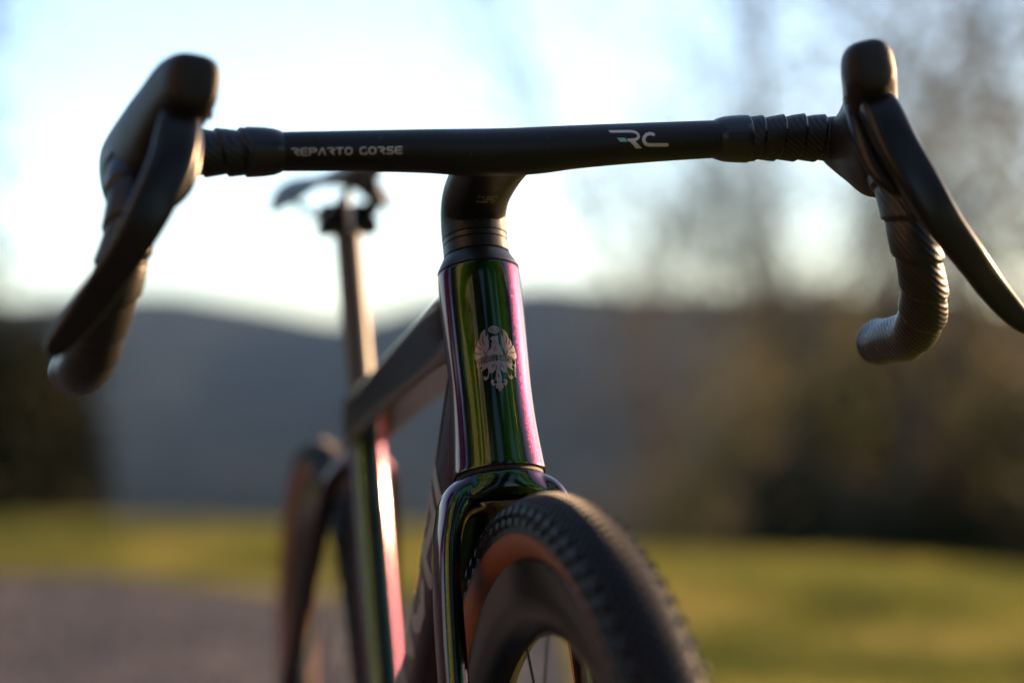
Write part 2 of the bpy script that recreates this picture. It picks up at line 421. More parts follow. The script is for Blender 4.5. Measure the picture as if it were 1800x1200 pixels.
bark = mat('bark', (.06, .048, .036), .9)
leaf_sets = {
 'olive': leafy('leaves_olive', [(.3, (.035, .040, .014)), (.6, (.085, .075, .028)), (.8, (.13, .10, .04))]),
 'ochre': leafy('leaves_ochre', [(.3, (.06, .055, .022)), (.6, (.125, .105, .042)), (.8, (.19, .155, .07))]),
 'dark': leafy('leaves_dark', [(.3, (.016, .022, .010)), (.6, (.038, .040, .018)), (.8, (.065, .055, .026))], trans=.3),
 'green': leafy('leaves_green', [(.3, (.03, .045, .012)), (.6, (.07, .085, .02)), (.8, (.12, .12, .03))]),
 'grey': leafy('leaves_grey', [(.3, (.030, .030, .026)), (.6, (.060, .056, .047)), (.8, (.10, .09, .07))]),
}
def leaf_quads(cs, size):
    n = len(cs); a = rng.normal(size=(n, 3)); a /= np.linalg.norm(a, axis=1)[:, None]
    b = rng.normal(size=(n, 3)); b = np.cross(a, b); b /= np.linalg.norm(b, axis=1)[:, None]
    s1 = size * rng.uniform(.6, 1.3, n)[:, None]; s2 = s1 * .55
    return np.stack([cs - a * s1, cs - b * s2, cs + a * s1, cs + b * s2], 1)
def tree(name, base, h, spread, nleaf, leafsize, lmat, label, group, trunk_r=.12, crown_from=.2, dens=1., kind_='tree', seed=1, clump=.55):
    rs = random.Random(seed); root = empty(name, loc=base); tag(root, label, kind_, group)
    m = Multi(); tips = []
    def br(p, d, L, r, lvl):
        pts = [p]; q = p.copy(); dd = d.copy(); k = 5
        for i in range(k):
            dd = nrm(dd + v3(rs.gauss(0, .13), rs.gauss(0, .13), rs.gauss(.03, .08))); q = q + dd * L / k; pts.append(q.copy())
            if lvl >= 1: tips.append(q.copy())
        m.add(rod(pts, [r * (1 - .12 * i) for i in range(k + 1)], 6 if lvl else 9))
        if lvl < 3:
            for j in range({0: 9, 1: 5, 2: 3}[lvl]):
                t = rs.uniform(crown_from if lvl == 0 else .25, 1); i = min(k - 1, int(t * k)); b = pts[i] + (pts[i + 1] - pts[i]) * (t * k - i)
                az = rs.random() * 6.28; el = rs.uniform(.1, 1.0)
                nd = nrm(v3(math.cos(az) * math.cos(el), math.sin(az) * math.cos(el), math.sin(el)) * .8 + dd * .35)
                br(b, nd, spread * rs.uniform(.55, 1) * (1 if lvl == 0 else .5 ** lvl), r * (.42 if lvl == 0 else .5), lvl + 1)
    br(v3(0, 0, -.15), v3(0, 0, 1), h * .8, trunk_r, 0)
    m.build('trunk', bark, root)
    T = np.array(tips); idx = rng.integers(0, len(T), nleaf)
    cs = T[idx] + rng.normal(0, clump, (nleaf, 3)) * spread * .5
    fast_quads('crown', leaf_quads(cs, leafsize), lmat, root)
    return root
def shrub(base, rx, rz, nleaf, leafsize, lmat, label, group, seed=1):
    rs = random.Random(seed); root = empty('shrub', loc=base); tag(root, label, 'shrub', group)
    m = Multi()
    lobes = []
    for i in range(9):
        az = rs.random() * 6.28; r_ = rs.random() ** .5 * rx * .7; top = v3(math.cos(az) * r_, math.sin(az) * r_, rz * rs.uniform(.45, 1.0))
        pts = [v3(math.cos(az) * .1, math.sin(az) * .1, -.15), top * .5 + v3(rs.gauss(0, .1), rs.gauss(0, .1), 0), top]
        m.add(rod(pts, [.035, .022, .01], 5)); lobes.append(top); lobes.append(top * v3(1, 1, .5)); lobes.append(top * v3(1.1, 1.1, .2))
    m.build('stem', bark, root)
    L = np.array(lobes); idx = rng.integers(0, len(L), nleaf)
    cs = L[idx] + rng.normal(0, .26, (nleaf, 3)) * v3(rx, rx, rz * .55); cs[:, 2] = np.maximum(cs[:, 2], .0)
    fast_quads('foliage', leaf_quads(cs, leafsize), lmat, root)
    return root
def gz(px, d): return terrain_z(d, (px - 900) / 3556 * d)
TG = 'trees on the slope beyond the meadow'
# column px, distance, height, spread, leaves, leaf size, set, label
TREES = [
 (1205, 26, 9.6, 2.3, 1900, .05, 'grey', 'sparse tall tree nearest the middle, rising just right of the printed RC on the handlebar'),
 (1045, 42, 11.0, 3.0, 1300, .06, 'grey', 'thin far bare tree fading above the handlebar left of the printed RC'),
 (1345, 34, 12.5, 3.6, 2300, .06, 'olive', 'airy tree whose crown shows behind the wrapped right handlebar top'),
 (1470, 22, 8.9, 2.2, 3800, .045, 'olive', 'narrow olive tree directly behind the hood at the picture right'),
 (1590, 24, 10.8, 3.3, 6500, .045, 'ochre', 'dense tall brownish tree above and beside the right brake hood'),
 (1700, 19, 9.0, 2.6, 6000, .045, 'ochre', 'golden leaved tree behind the brake lever at the picture right'),
 (1810, 17, 9.2, 2.6, 7500, .045, 'olive', 'tree cut by the right picture edge with a leafy low crown'),
 (1930, 14, 7.0, 2.0, 5000, .045, 'ochre', 'ochre tree just outside the right edge, only its branches reach in'),
 (1530, 38, 12.0, 3.4, 3600, .06, 'grey', 'tall pale tree farther back, between the two brownish ones at the right hood'),
 (1655, 13.5, 4.4, .9, 500, .03, 'ochre', 'bare thin tree standing in front of the golden one behind the right drop'),
 (1420, 15, 3.9, .8, 450, .03, 'olive', 'small bare tree between the drop and the head tube, rising out of the thicket'),
 (1560, 12.8, 3.0, .8, 400, .03, 'ochre', 'low bare sapling under the curl of the right drop'),
 (1270, 48, 9.0, 2.6, 1300, .06, 'olive', 'low far tree behind the gap of bright sky under the taped bar'),
]
for i, (px, d_, h_, sp, nl_, ls_, st, lb) in enumerate(TREES):
    b = at(px, d_); b.z = gz(px, d_)
    tree('tree', b, h_ - b.z * .5, sp, nl_, ls_, leaf_sets[st], lb, TG, seed=20 + i, trunk_r=.07 + .01 * (i % 3))
leaf_sets['pale'] = leafy('leaves_pale', [(.3, (.10, .085, .065)), (.6, (.19, .16, .13)), (.8, (.27, .23, .19))])
SG = 'shrubs forming the dark thicket beyond the meadow'
SHR = [
 (1010, 60, 3.6, 4.0, 9000, .12, 'grey', 'far grey shrub mass farthest left in the thicket, beside the head tube'),
 (1120, 44, 3.0, 4.2, 9000, .10, 'olive', 'grey olive shrub left of the sunny gap, behind the front tyre'),
 (1230, 33, 2.5, 4.0, 9000, .08, 'grey', 'pale grey brown shrub below the printed RC'),
 (1330, 24, 1.8, 3.6, 9000, .07, 'olive', 'brownish shrub left of the lowest curl of the bar'),
 (1440, 19, 1.3, 3.1, 9000, .06, 'ochre', 'warm brown shrub with a pale lit face under the right drop'),
 (1400, 14.5, .55, 1.1, 5000, .05, 'dark', 'low very dark bush at the meadow edge, left end of the right thicket'),
 (1530, 16, 1.1, 2.5, 8000, .05, 'olive', 'olive shrub right below the end of the right drop'),
 (1560, 13.0, .6, .95, 5000, .045, 'dark', 'low dark bush at the meadow edge below the right drop'),
 (1640, 15, 1.0, 2.4, 8000, .05, 'green', 'yellow green lit shrub behind the right drop'),
 (1720, 12.6, .6, 1.0, 5000, .04, 'dark', 'low dark bush near the right edge touching the grass'),
 (1760, 14.2, 1.0, 2.4, 8000, .045, 'ochre', 'ochre brown shrub below the tip of the right brake lever'),
 (1480, 14.8, .38, 1.75, 2600, .04, 'pale', 'small pale dry shrub shining between darker ones below the right drop'),
 (1350, 17, .45, 2.0, 2600, .045, 'pale', 'pale dry shrub nearest the tyre in the right thicket'),
 (1630, 13.4, .30, 1.7, 2000, .035, 'pale', 'slim pale dry shrub behind the brake lever side of the drop'),
 (1770, 13, .35, 1.3, 1800, .035, 'green', 'small bright green shrub near the right picture edge'),
 (1600, 13.2, .4, 1.2, 2000, .035, 'dark', 'small dark shrub between pale ones under the drop'),
 (1850, 12.2, .8, 1.5, 6000, .04, 'dark', 'dark bush cut by the right picture edge'),
]
for i, (px, d_, rx, rz, nl_, ls_, st, lb) in enumerate(SHR):
    b = at(px, d_); b.z = gz(px, d_)
    shrub(b, rx, rz, nl_, ls_, leaf_sets[st], lb, SG, seed=60 + i)
# dark conifer and bush at the left edge
b = at(-300, 14.5); b.z = gz(-300, 14.5)
tree('tree', b, 5.0, 1.35, 9000, .05, leaf_sets['dark'], 'dark broad tree at the left picture edge beside the valley', 'trees left of the meadow', seed=91, trunk_r=.16, crown_from=.1)
b = at(40, 12.5); b.z = gz(40, 12.5)
shrub(b, .50, 1.15, 9000, .045, leaf_sets['dark'], 'big black green bush at the left behind the bar end', 'bushes left of the meadow', seed=92)
b = at(135, 12.8); b.z = gz(135, 12.8)
shrub(b, .28, 1.0, 5000, .04, leaf_sets['dark'], 'narrower dark brown bush right of the big left one', 'bushes left of the meadow', seed=93)

# pale farmhouse added unseen behind the camera, a sunlit reflector for the paint
plaster = mat('cream_plaster', (.22, .19, .15), .9, spec=.1); bump(plaster, noise(plaster, 30), .2, .004)
roof_m = mat('clay_roof', (.25, .10, .06), .85); glass_m = mat('window_glass', (.02, .025, .03), .08)
frame_m = mat('white_window_frame', (.6, .58, .54), .5)
def house(loc, rz, L, D, H):
    root = empty('farmhouse', loc=loc); root.rotation_euler = (0, 0, rz); tag(root, 'cream plastered farmhouse facing the sun behind the camera', 'house')
    m = Multi(); m.add(box_data((0, 0, H / 2 - .05), (L / 2, 0, 0), (0, D / 2, 0), (0, 0, H / 2 + .05))); m.build('wall', plaster, root, smooth=False)
    V = [v3(sx * (L / 2 + .3), sy, z) for sx in (-1, 1) for sy, z in ((-D / 2 - .4, H - .05), (0, H + 1.6), (D / 2 + .4, H - .05), (D / 2 + .4, H + .07), (0, H + 1.75), (-D / 2 - .4, H + .07))]
    F = [tuple(range(6))[::-1], tuple(range(6, 12))] + [(i, (i + 1) % 6, 6 + (i + 1) % 6, 6 + i) for i in range(6)]
    mesh_obj('roof', V, F, roof_m, root, smooth=False)
    for x in (-L * .33, L * .33):
        for z in (1.6, 4.5):
            f = Multi().add(box_data((x, D / 2 + .02, z), (.5, 0, 0), (0, .03, 0), (0, 0, .65))).build('window', frame_m, root, smooth=False)
            for dx in (-.24, .24): Multi().add(box_data((x + dx, D / 2 + .055, z), (.2, 0, 0), (0, .01, 0), (0, 0, .57))).build('pane', glass_m, f, smooth=False)
    d_ = Multi().add(box_data((0, D / 2 + .02, 1.05), (.5, 0, 0), (0, .03, 0), (0, 0, 1.05))).build('door', mat('door_wood', (.16, .08, .04), .6), root, smooth=False)
    Multi().add(box_data((.38, D / 2 + .08, 1.0), (.02, 0, 0), (0, .03, 0), (0, 0, .06))).build('handle', steel, d_, smooth=False)
# unseen dark trees added behind the camera to darken reflections in the paint
for i, (a, d_, h_) in enumerate([(-80, 13, 18), (-93, 12, 18), (-107, 13, 17), (-121, 15, 14), (-26, 13, 15), (-14, 12, 20), (-3, 12, 21), (8, 12, 20), (19, 13, 20), (42, 13, 20), (56, 15, 14), (70, 16, 15), (84, 18, 14)]):
    b = Vector((cam_pos.x, cam_pos.y, 0)) + (back * math.cos(R(a)) + rt2 * math.sin(R(a))) * d_
    tree('tree', b, h_, 2.6, 12000, .15, leaf_sets['dark'], 'tall dark tree at the wood edge behind the camera, ' + ['beyond the farmhouse, first', 'beyond the farmhouse, second', 'beyond the farmhouse, third', 'beyond the farmhouse, last', 'leftmost and beside the farmhouse', 'second from the farmhouse', 'third from the farmhouse', 'fourth from the farmhouse', 'last before the open gap', 'first after the open gap', 'second after the open gap', 'third after the open gap', 'farthest from the farmhouse'][i], 'trees behind the camera', seed=120 + i, trunk_r=.2, crown_from=.02, clump=.4)
hp = Vector((cam_pos.x, cam_pos.y, 0)) + back * 3.6 - rt2 * 5.8
to = Vector((-.16, 0, 0)) - hp
house(hp, math.atan2(to.y, to.x) - math.pi / 2 - R(8), 4.6, 4.5, 6.2)

# ------------------------------------------------------------------ bicycle
bike = empty('bicycle'); bike.rotation_euler = (LEAN, 0, 0)
tag(bike, 'drop bar gravel bicycle in green to magenta shifting paint, seen from its front wheel', 'bicycle')
HA = R(72.3245); U = v3(-math.cos(HA), 0, math.sin(HA)); N = v3(math.sin(HA), 0, math.cos(HA)); Y = v3(0, 1, 0)
RW = .35274; AX = v3(0, 0, RW)
LOW = AX - N * .04413 + U * .38838; LH = .14705; TOP = LOW + U * LH
WB = 1.03773; RAX = v3(-WB, 0, RW)
BB = RAX + v3(math.sqrt(.425 ** 2 - .075 ** 2), 0, -.075)
SA = R(73.8); SU = v3(-math.cos(SA), 0, math.sin(SA)); CL = BB + SU * .687

# head tube: hourglass, with a crisp lip at both ends
HP = [(0.0, .0286), (.001, .0290), (.012, .0292), (.03, .0291), (.055, .0288), (.08, .0284), (.095, .0285), (.11, .0291), (.125, .0301), (.138, .0313), (.1452, .0320), (.1466, .0317)]
def hr(L): return float(np.interp(L, [a for a, b in HP], [b for a, b in HP]))
hs = catmull(np.array(HP), 4)
secs = [(TOP - U * a, N, Y, b, b, 2.) for a, b in hs]
V, F = loft_data(secs, 96); head = mesh_obj('head_tube', V, F, paint, bike)
# dark seams above and below
V, F = loft_data([(TOP + U * t, N, Y, .0276, .0276, 2.) for t in (-.001, .0012)], 64)
Multi().add((V, F)).add(loft_data([(LOW + U * t, N, Y, .0300, .0300, 2.) for t in (-.0022, .001)], 64)).build('headset_seal', gap_m, bike, kind='stuff')
# bearing cover, spacers
V, F = loft_data([(TOP + U * a, N, Y, b, b, 2.) for a, b in ((.0010, .0283), (.0014, .0290), (.0030, .0288), (.0118, .0241), (.0124, .0236))], 80); mesh_obj('bearing_cover', V, F, soft_black, bike)
def ringp(name, a, b, r0, r1):
    V, F = loft_data([(TOP + U * t, N, Y, r * 1.02, r, 2.15) for t, r in ((a, r0 - .0006), (a + .0004, r0), (b - .0004, r1), (b, r1 - .0006))], 80)
    return mesh_obj(name, V, F, soft_black, bike)
sp1 = ringp('spacer', .0130, .0215, .0233, .0231); sp2 = ringp('spacer', .0218, .0262, .0231, .0230)
# split line of the lower spacer
q = TOP + U * .0173 + N * .0237 + Y * .0005
Multi().add(box_data(q, Y * .00022, N * .0004, U * .0042)).build('split_line', gap_m, sp1, smooth=False)
q = TOP + U * .0240 + N * .0234 + Y * .0002
Multi().add(box_data(q, Y * .00022, N * .0004, U * .0021)).build('split_line', gap_m, sp2, smooth=False)

# stem
def nu(a, b, y=0.): return TOP + N * a + U * b + Y * y
ST = [((0, .0264), .0231, .0235), ((0, .031), .0231, .0235), ((.001, .0385), .0231, .0230), ((.007, .0475), .0233, .0215), ((.022, .0528), .0236, .0185),
      ((.048, .0530), .0243, .0165), ((.075, .0510), .0258, .0152), ((.097, .0490), .0300, .0145), ((.110, .0480), .0400, .0135)]
secs = []
k = catmull(np.array([[a[0], a[1], w_, h_] for a, w_, h_ in ST]), 8)
for i in range(len(k)):
    T2 = k[min(i + 1, len(k) - 1), :2] - k[max(i - 1, 0), :2]; T2 /= np.linalg.norm(T2)
    T = N * T2[0] + U * T2[1]; secs.append((nu(k[i, 0], k[i, 1]), Y, np.cross(T, Y), k[i, 2], k[i, 3], 2.25))
V, F = loft_data(secs, 64); stem = mesh_obj('stem', V, F, matte, bike)
# bar
BC = nu(.1125, .048)
def bar_sec(y):
    a = abs(y)
    b = np.interp(a, [0, .03, .07, .11, .15, .20, .245], [.0150, .0149, .0138, .0130, .0126, .0122, .0120])
    f = np.interp(a, [0, .03, .07, .12, .15, .2, .245], [.0205, .0205, .0200, .0185, .0165, .0135, .0125])
    z = BC[2] - .0022 + np.interp(a, [0, .02, .06, .10, .15, .24], [0, .0002, .0018, .0030, .0040, .0045])
    return v3(BC[0], y, z), f, b
def bsm(y):
    c = sum(bar_sec(y + d_)[0] for d_ in np.linspace(-.02, .02, 9)) / 9
    f = sum(bar_sec(y + d_)[1] for d_ in np.linspace(-.02, .02, 9)) / 9; b = sum(bar_sec(y + d_)[2] for d_ in np.linspace(-.02, .02, 9)) / 9
    return v3(c[0], y, c[2] + .016 * y - .0008), f, b
secs = []
for y in np.linspace(-.24, .24, 97):
    c, f, b = bsm(y); secs.append((c, v3(1, 0, 0), v3(0, 0, 1), f, b, 2.2))
V, F = loft_data(secs, 56)
# fillet between stem and bar underside: local downward swell
for i, v in enumerate(V):
    c = bsm(v[1])[0]
    if v[2] < c[2]:
        g = math.exp(-(abs(v[1]) / .038) ** 4) * min(1, (c[2] - v[2]) / .012) * (1 if v[0] < c[0] + .012 else max(0, 1 - (v[0] - c[0] - .012) / .008))
        v[2] -= .0015 * g
bar = mesh_obj('handlebar', V, F, matte, bike)

def bvh(o): return BVHTree.FromPolygons([v.co[:] for v in o.data.vertices], [p.vertices[:] for p in o.data.polygons])
def projector(o, origin, ax, ay, dirn, off=.00018):
    t = bvh(o)
    def f(x, y):
        p_ = Vector(origin + ax * x + ay * y)
        h_ = t.ray_cast(p_, Vector(dirn))
        if h_[0] is None: return None
        return v3(*h_[0]) - nrm(dirn) * off
    return f
X_ = v3(1, 0, 0); Z_ = v3(0, 0, 1); back_ray = v3(-1, 0, 0)
# REPARTO CORSE
fn = text_fn('repaTTo corse'.replace('TT', 'rt').replace('t', 'T').replace('o', 'O'), 0, 0, .0041, .0050, .0017, .00105, space=1.0)
xs = .0704 / fn.width
fn = text_fn('reparTO cOrse', 0, 0, .0041 * xs, .0040, .0017 * xs, .00090, space=1.0)
c0, f0, b0 = bsm(-.107)
decal('lettering', -.002, .0725, -.001, .006, .0002, fn, projector(bar, v3(.0, -.1423, c0[2] - .0040), Y, Z_, back_ray), print_m, bar)
# RC mark (drawn in the units of its own sketch)
sc_ = .0424 / 390
def rcm(X, Yv):
    x = X / sc_ + 597; y = 708 - Yv / sc_
    r = on_stroke(x, y, [(612, 600), (735, 600), (762, 604), (780, 614), (787, 628), (782, 643), (768, 652), (745, 655), (722, 655)], 17)
    r |= in_poly(x, y, [(712, 648), (748, 648), (806, 706), (768, 706)])
    r |= on_stroke(x, y, [(882, 622), (862, 616), (838, 622), (820, 640), (817, 662), (830, 680), (852, 687), (968, 687)], 20)
    r &= ~((x < 622) & (y > 600 + (x - 600) * .55))
    return r
decal('rc_mark', 0, .044, -.001, .014, .0002, rcm, projector(bar, v3(0, .0668, BC[2] - .0045), Y, Z_, back_ray), print_m, bar)
decal('rc_accent', 0, .044, -.001, .014, .0002, lambda X, Yv: in_poly(X / sc_ + 597, 708 - Yv / sc_, [(646, 642), (698, 642), (714, 666), (668, 666)]),
      projector(bar, v3(0, .0668, BC[2] - .0045), Y, Z_, back_ray), teal_m, bar)
# size print under the stem
def micro(X, Yv):
    return text_fn('C-C 420mm', 0, .0052, .00105, .0015, .0006, .00032)(X, Yv) | text_fn('110mm', .0042, .0026, .00105, .0015, .0006, .00032)(X, Yv) | text_fn('FLARE 16*', .0006, 0, .00105, .0015, .0006, .00032)(X, Yv)
dr = nrm(v3(-.9, 0, .30))
decal('size_print', -.0005, .016, -.0005, .0075, .0001, micro, projector(stem, nu(.06, .0, 0) + v3(.06, -.0069, .001), Y, nrm(v3(.3, 0, .95)), dr, .00012), micro_m, stem)

# crest on the head tube (sketch units ~ picture pixels x 8.57, upright about x = 0)
def xc(y): return 437 + (y - 180) * .116
def H_(pts): return [(x - xc(y), y) for x, y in pts]
def mirror(pts): return [(-x, y) for x, y in pts]
WING = H_([(300, 160), (262, 190), (232, 235), (222, 305), (192, 335), (180, 398), (150, 418), (142, 478), (133, 530), (138, 590), (175, 625), (240, 590), (330, 565), (340, 510), (345, 490), (362, 440), (352, 330), (342, 235), (326, 285), (308, 255)])
SL = [H_([(258, 262), (262, 330), (290, 395)]), H_([(178, 405), (205, 442), (250, 465)]), H_([(146, 505), (190, 522), (238, 525)]), H_([(288, 488), (300, 528), (325, 552)]), H_([(212, 330), (225, 372), (250, 400)])]
BODY = H_([(380, 305), (400, 288), (425, 272), (445, 282), (470, 272), (500, 275), (506, 330), (515, 395), (545, 435), (562, 480), (585, 560), (330, 565), (352, 500), (385, 470), (402, 430), (402, 395), (415, 345), (385, 322)])
LWING = H_([(455, 660), (310, 680), (245, 700), (272, 742), (248, 795), (300, 772), (345, 742), (362, 800), (350, 882), (322, 886), (300, 860), (298, 888), (272, 897), (300, 916), (322, 946), (345, 922), (366, 903), (372, 835), (440, 832), (462, 785), (480, 800), (476, 900), (508, 1000), (508, 660)])
TAIL = H_([(478, 800), (470, 930), (500, 985), (470, 1002), (440, 975), (470, 950), (440, 938), (400, 940), (398, 985), (440, 1040), (470, 1010), (482, 1030), (474, 1062), (512, 1078), (528, 1118), (540, 1118), (540, 800)])
def crest(X, Yv):
    x = X / .0000450; y = 640 - Yv / .0000468
    r = ((x) / 86) ** 2 + ((y - 180) / 62) ** 2 < 1
    for a in range(-3, 4):
        r &= ~((x - a * 21) ** 2 + (y - 168 + 10 * math.cos(a * .5)) ** 2 < 45)
        r &= ~((abs(x - a * 17) < 3.5) & (abs(y - 192) < 13))
    r &= ~((abs(y - 218 + x * x * .002) < 4) & (abs(x) < 48))
    for p_ in (WING, LWING, TAIL): r |= in_poly(x, y, p_) | in_poly(x, y, mirror(p_))
    r |= in_poly(x, y, BODY)
    for s_ in SL: r &= ~(on_stroke(x, y, s_, 13) | on_stroke(x, y, mirror(s_), 13))
    for q_ in ([(-16, 350), (-8, 365)], [(18, 380), (28, 400)], [(-22, 470), (-10, 490)], [(0, 430), (8, 450)], [(-20, 720), (-26, 760)], [(-45, 700), (-60, 740)], [(20, 740), (26, 780)], [(0, 850), (6, 900)], [(-70, 700), (-92, 760)]):
        r &= ~(on_stroke(x, y, q_, 9) | on_stroke(x, y, mirror(q_), 9))
    top = 556 + x * x * .00082
    band = (y > top) & (y < top + 102) & (abs(x) < 318)
    inner = (y > top + 9) & (y < top + 93) & (abs(x) < 309)
    r = (r & ~band) | (band & ~inner)
    r |= inner & text_fn('EDOARDO BIANCHI', -292, 20, 27, 62, 14.5, 8, space=.9)(x, 93 - (y - top - 9) + 3)
    for sg in (-1, 1):
        zz = [(sg * (300 + 6 * (-1) ** i - i * 2), 700 + i * 24) for i in range(9)]
        r |= on_stroke(x, y, zz, 20) & ~on_stroke(x, y, [(a, b + 6) for a, b in zz[::1]], 5)
    return r
LC = .0727
def crest_place(x, y):
    L = LC - y; rr = hr(L) + .00012
    a = x / rr
    return TOP - U * L + (N * math.cos(a) + Y * math.sin(a)) * rr
decal('crest', -.0165, .0165, -.025, .025, .00011, crest, crest_place, crest_m, head)

# down tube with its big lettering on the drive side
dt_path = [LOW + U * .075 - N * .004, LOW + U * .035 - N * .045, LOW * .75 + BB * .25 + v3(-.012, 0, .012), LOW * .5 + BB * .5 + v3(-.008, 0, .006), BB * .9 + LOW * .1, BB]
down = tube('down_tube', dt_path, [(.0255, .040, 2.2), (.0285, .046, 2.5), (.036, .040, 2.8), (.040, .036, 3.), (.043, .036, 2.8), (.042, .034, 2.4)], paint, bike, m=8, n=48)
d0 = LOW + U * .01 - N * .055; dd_ = nrm(BB - LOW); du_ = nrm(np.cross(Y, dd_)); du_ = du_ if du_[2] > 0 else -du_
h_ = .046
fn = text_fn('BIANCHI', 0, 0, .044, h_, .020, .013)
W_ = fn.width
decal('lettering', -.01, W_ + .01, -.008, h_ + .008, .0012, fn, projector(down, d0 + dd_ * (W_ + .012) - du_ * .026 - Y * .12, -dd_, du_, Y, .0004), down_m, down)

# top tube, seat tube, stays
J = CL - SU * .215
tt = [v3(-.200, 0, .826), v3(-.236, 0, .816), v3(-.33, 0, .801), v3(-.525, 0, .770), v3(-.715, 0, .737), v3(-.763, 0, .724)]
tube('top_tube', tt, [(.0262, .034, 2.5), (.0235, .0275, 4.5), (.0220, .0235, 9.), (.0210, .0215, 9.), (.0202, .022, 8), (.018, .022, 4)], paint, bike, m=8, n=96)
tube('seat_tube', [BB, BB + SU * .12, BB + SU * .30, J - SU * .03, J + SU * .018], [(.021, .030, 2.4), (.019, .026, 2.4), (.0185, .024, 2.4), (.0185, .026, 2.4), (.0185, .024, 2.4)], paint, bike, up=(1, 0, 0), m=6, n=40)
cr = Multi().add(loft_data([(J + SU * t, nrm(np.cross(Y, SU)), Y, r * 1.15, r, 2.3) for t, r in ((.016, .0172), (.018, .0182), (.026, .0180), (.0275, .0165))], 40)); cr.build('seat_clamp', gap_m, bike)
for s_ in (-1, 1):
    tube('seat_stay', [J - SU * .035 + v3(-.012, s_ * .010, 0), J - SU * .06 + v3(-.055, s_ * .030, -.008), J * .5 + RAX * .5 + Y * s_ * .046, RAX + v3(.006, s_ * .064, .03), RAX + v3(0, s_ * .066, -.005)],
         [(.009, .011, 2.4), (.0085, .010, 2.4), (.008, .0095, 2.4), (.008, .010, 2.4), (.007, .010, 2.4)], paint, bike, m=6, n=20)
    tube('chain_stay', [BB + v3(-.02, s_ * .028, 0), BB + v3(-.10, s_ * .042, .004), RAX + v3(.10, s_ * .060, -.02), RAX + v3(0, s_ * .066, -.004)],
         [(.010, .018), (.009, .015), (.008, .011), (.007, .010)], paint, bike, m=6, n=20)

# seatpost, clamp, saddle
tube('seatpost', [J - SU * .02, J + SU * .1, CL - SU * .018], [(.0137, .0137)] * 3, post_m, bike, up=(1, 0, 0), n=32, m=4)
PX = nrm(np.cross(Y, SU)); PX = PX if PX[0] > 0 else -PX
cp = Multi()
cp.add(loft_data([(CL - SU * .012 + Y * t, PX, SU, a, b, 2.4) for t, a, b in ((-.030, .012, .005), (-.028, .016, .0075), (.028, .016, .0075), (.030, .012, .005))], 24))
cp.add(loft_data([(CL + SU * .004 + Y * t, PX, SU, a, b, 2.2) for t, a, b in ((-.028, .014, .004), (-.026, .018, .006), (.026, .018, .006), (.028, .014, .004))], 24))
clamp = cp.build('saddle_clamp', soft_black, bike)
for s_ in (-1, 1): Multi().add(rod([CL + Y * s_ * .0 + PX * (.017 * s_) - SU * .022, CL + PX * (.017 * s_) + SU * .014], .003, 10)).build('bolt', steel, clamp)
sx0 = CL[0]
SADL = [(.150, .004, -.012, .006), (.145, .013, -.003, .012), (.120, .019, .000, .014), (.07, .022, .000, .015), (.02, .029, -.001, .016), (-.03, .043, .0, .026), (-.07, .058, .003, .036), (-.105, .065, .006, .040), (-.125, .058, .006, .034), (-.133, .038, .004, .020)]
SB = CL[2] + .046
def saddle_mesh():
    ss = catmull(np.array(SADL), 5); V, F = [], []; n = 25
    for x, hw, z, dp in ss:
        for i in range(n):
            t = -1 + 2 * i / (n - 1); y = hw * math.sin(t * math.pi / 2)
            drop = dp * abs(t) ** 2.6; dip = -.004 * math.exp(-(t * 4) ** 2)
            V.append(v3(sx0 + x, y, SB + z - drop + dip))
    m = len(ss)
    for i in range(m - 1):
        for k in range(n - 1): F.append((i * n + k, (i + 1) * n + k, (i + 1) * n + k + 1, i * n + k + 1))
    o_ = len(V)
    for x, hw, z, dp in ss:
        for i in range(n):
            t = -1 + 2 * i / (n - 1); y = hw * .97 * math.sin(t * math.pi / 2)
            V.append(v3(sx0 + x, y, SB + z - .009 * (1 - abs(t) ** 6) - dp * abs(t) ** 2.6 - .0005))
    for i in range(m - 1):
        for k in range(n - 1): F.append((o_ + i * n + k, o_ + i * n + k + 1, o_ + (i + 1) * n + k + 1, o_ + (i + 1) * n + k))
        F.append((i * n, o_ + i * n, o_ + (i + 1) * n, (i + 1) * n)); F.append((i * n + n - 1, (i + 1) * n + n - 1, o_ + (i + 1) * n + n - 1, o_ + i * n + n - 1))
    for k in range(n - 1):
        F.append((k, k + 1, o_ + k + 1, o_ + k)); a = (m - 1) * n; F.append((a + k, o_ + a + k, o_ + a + k + 1, a + k + 1))
    return V, F
V, F = saddle_mesh(); sad = mesh_obj('saddle', V, F, saddle_m, bike)
for s_ in (-1, 1):
    pts = catmull(np.array([(sx0 + .118, s_ * .008, SB - .016), (sx0 + .085, s_ * .015, SB - .034), (sx0 + .04, s_ * .022, CL[2] + .001), (sx0 - .04, s_ * .022, CL[2] + .001), (sx0 - .08, s_ * .034, SB - .030), (sx0 - .112, s_ * .046, SB - .014)]), 6)
    Multi().add(rod(pts, .0036, 10)).build('rail', soft_black, sad)

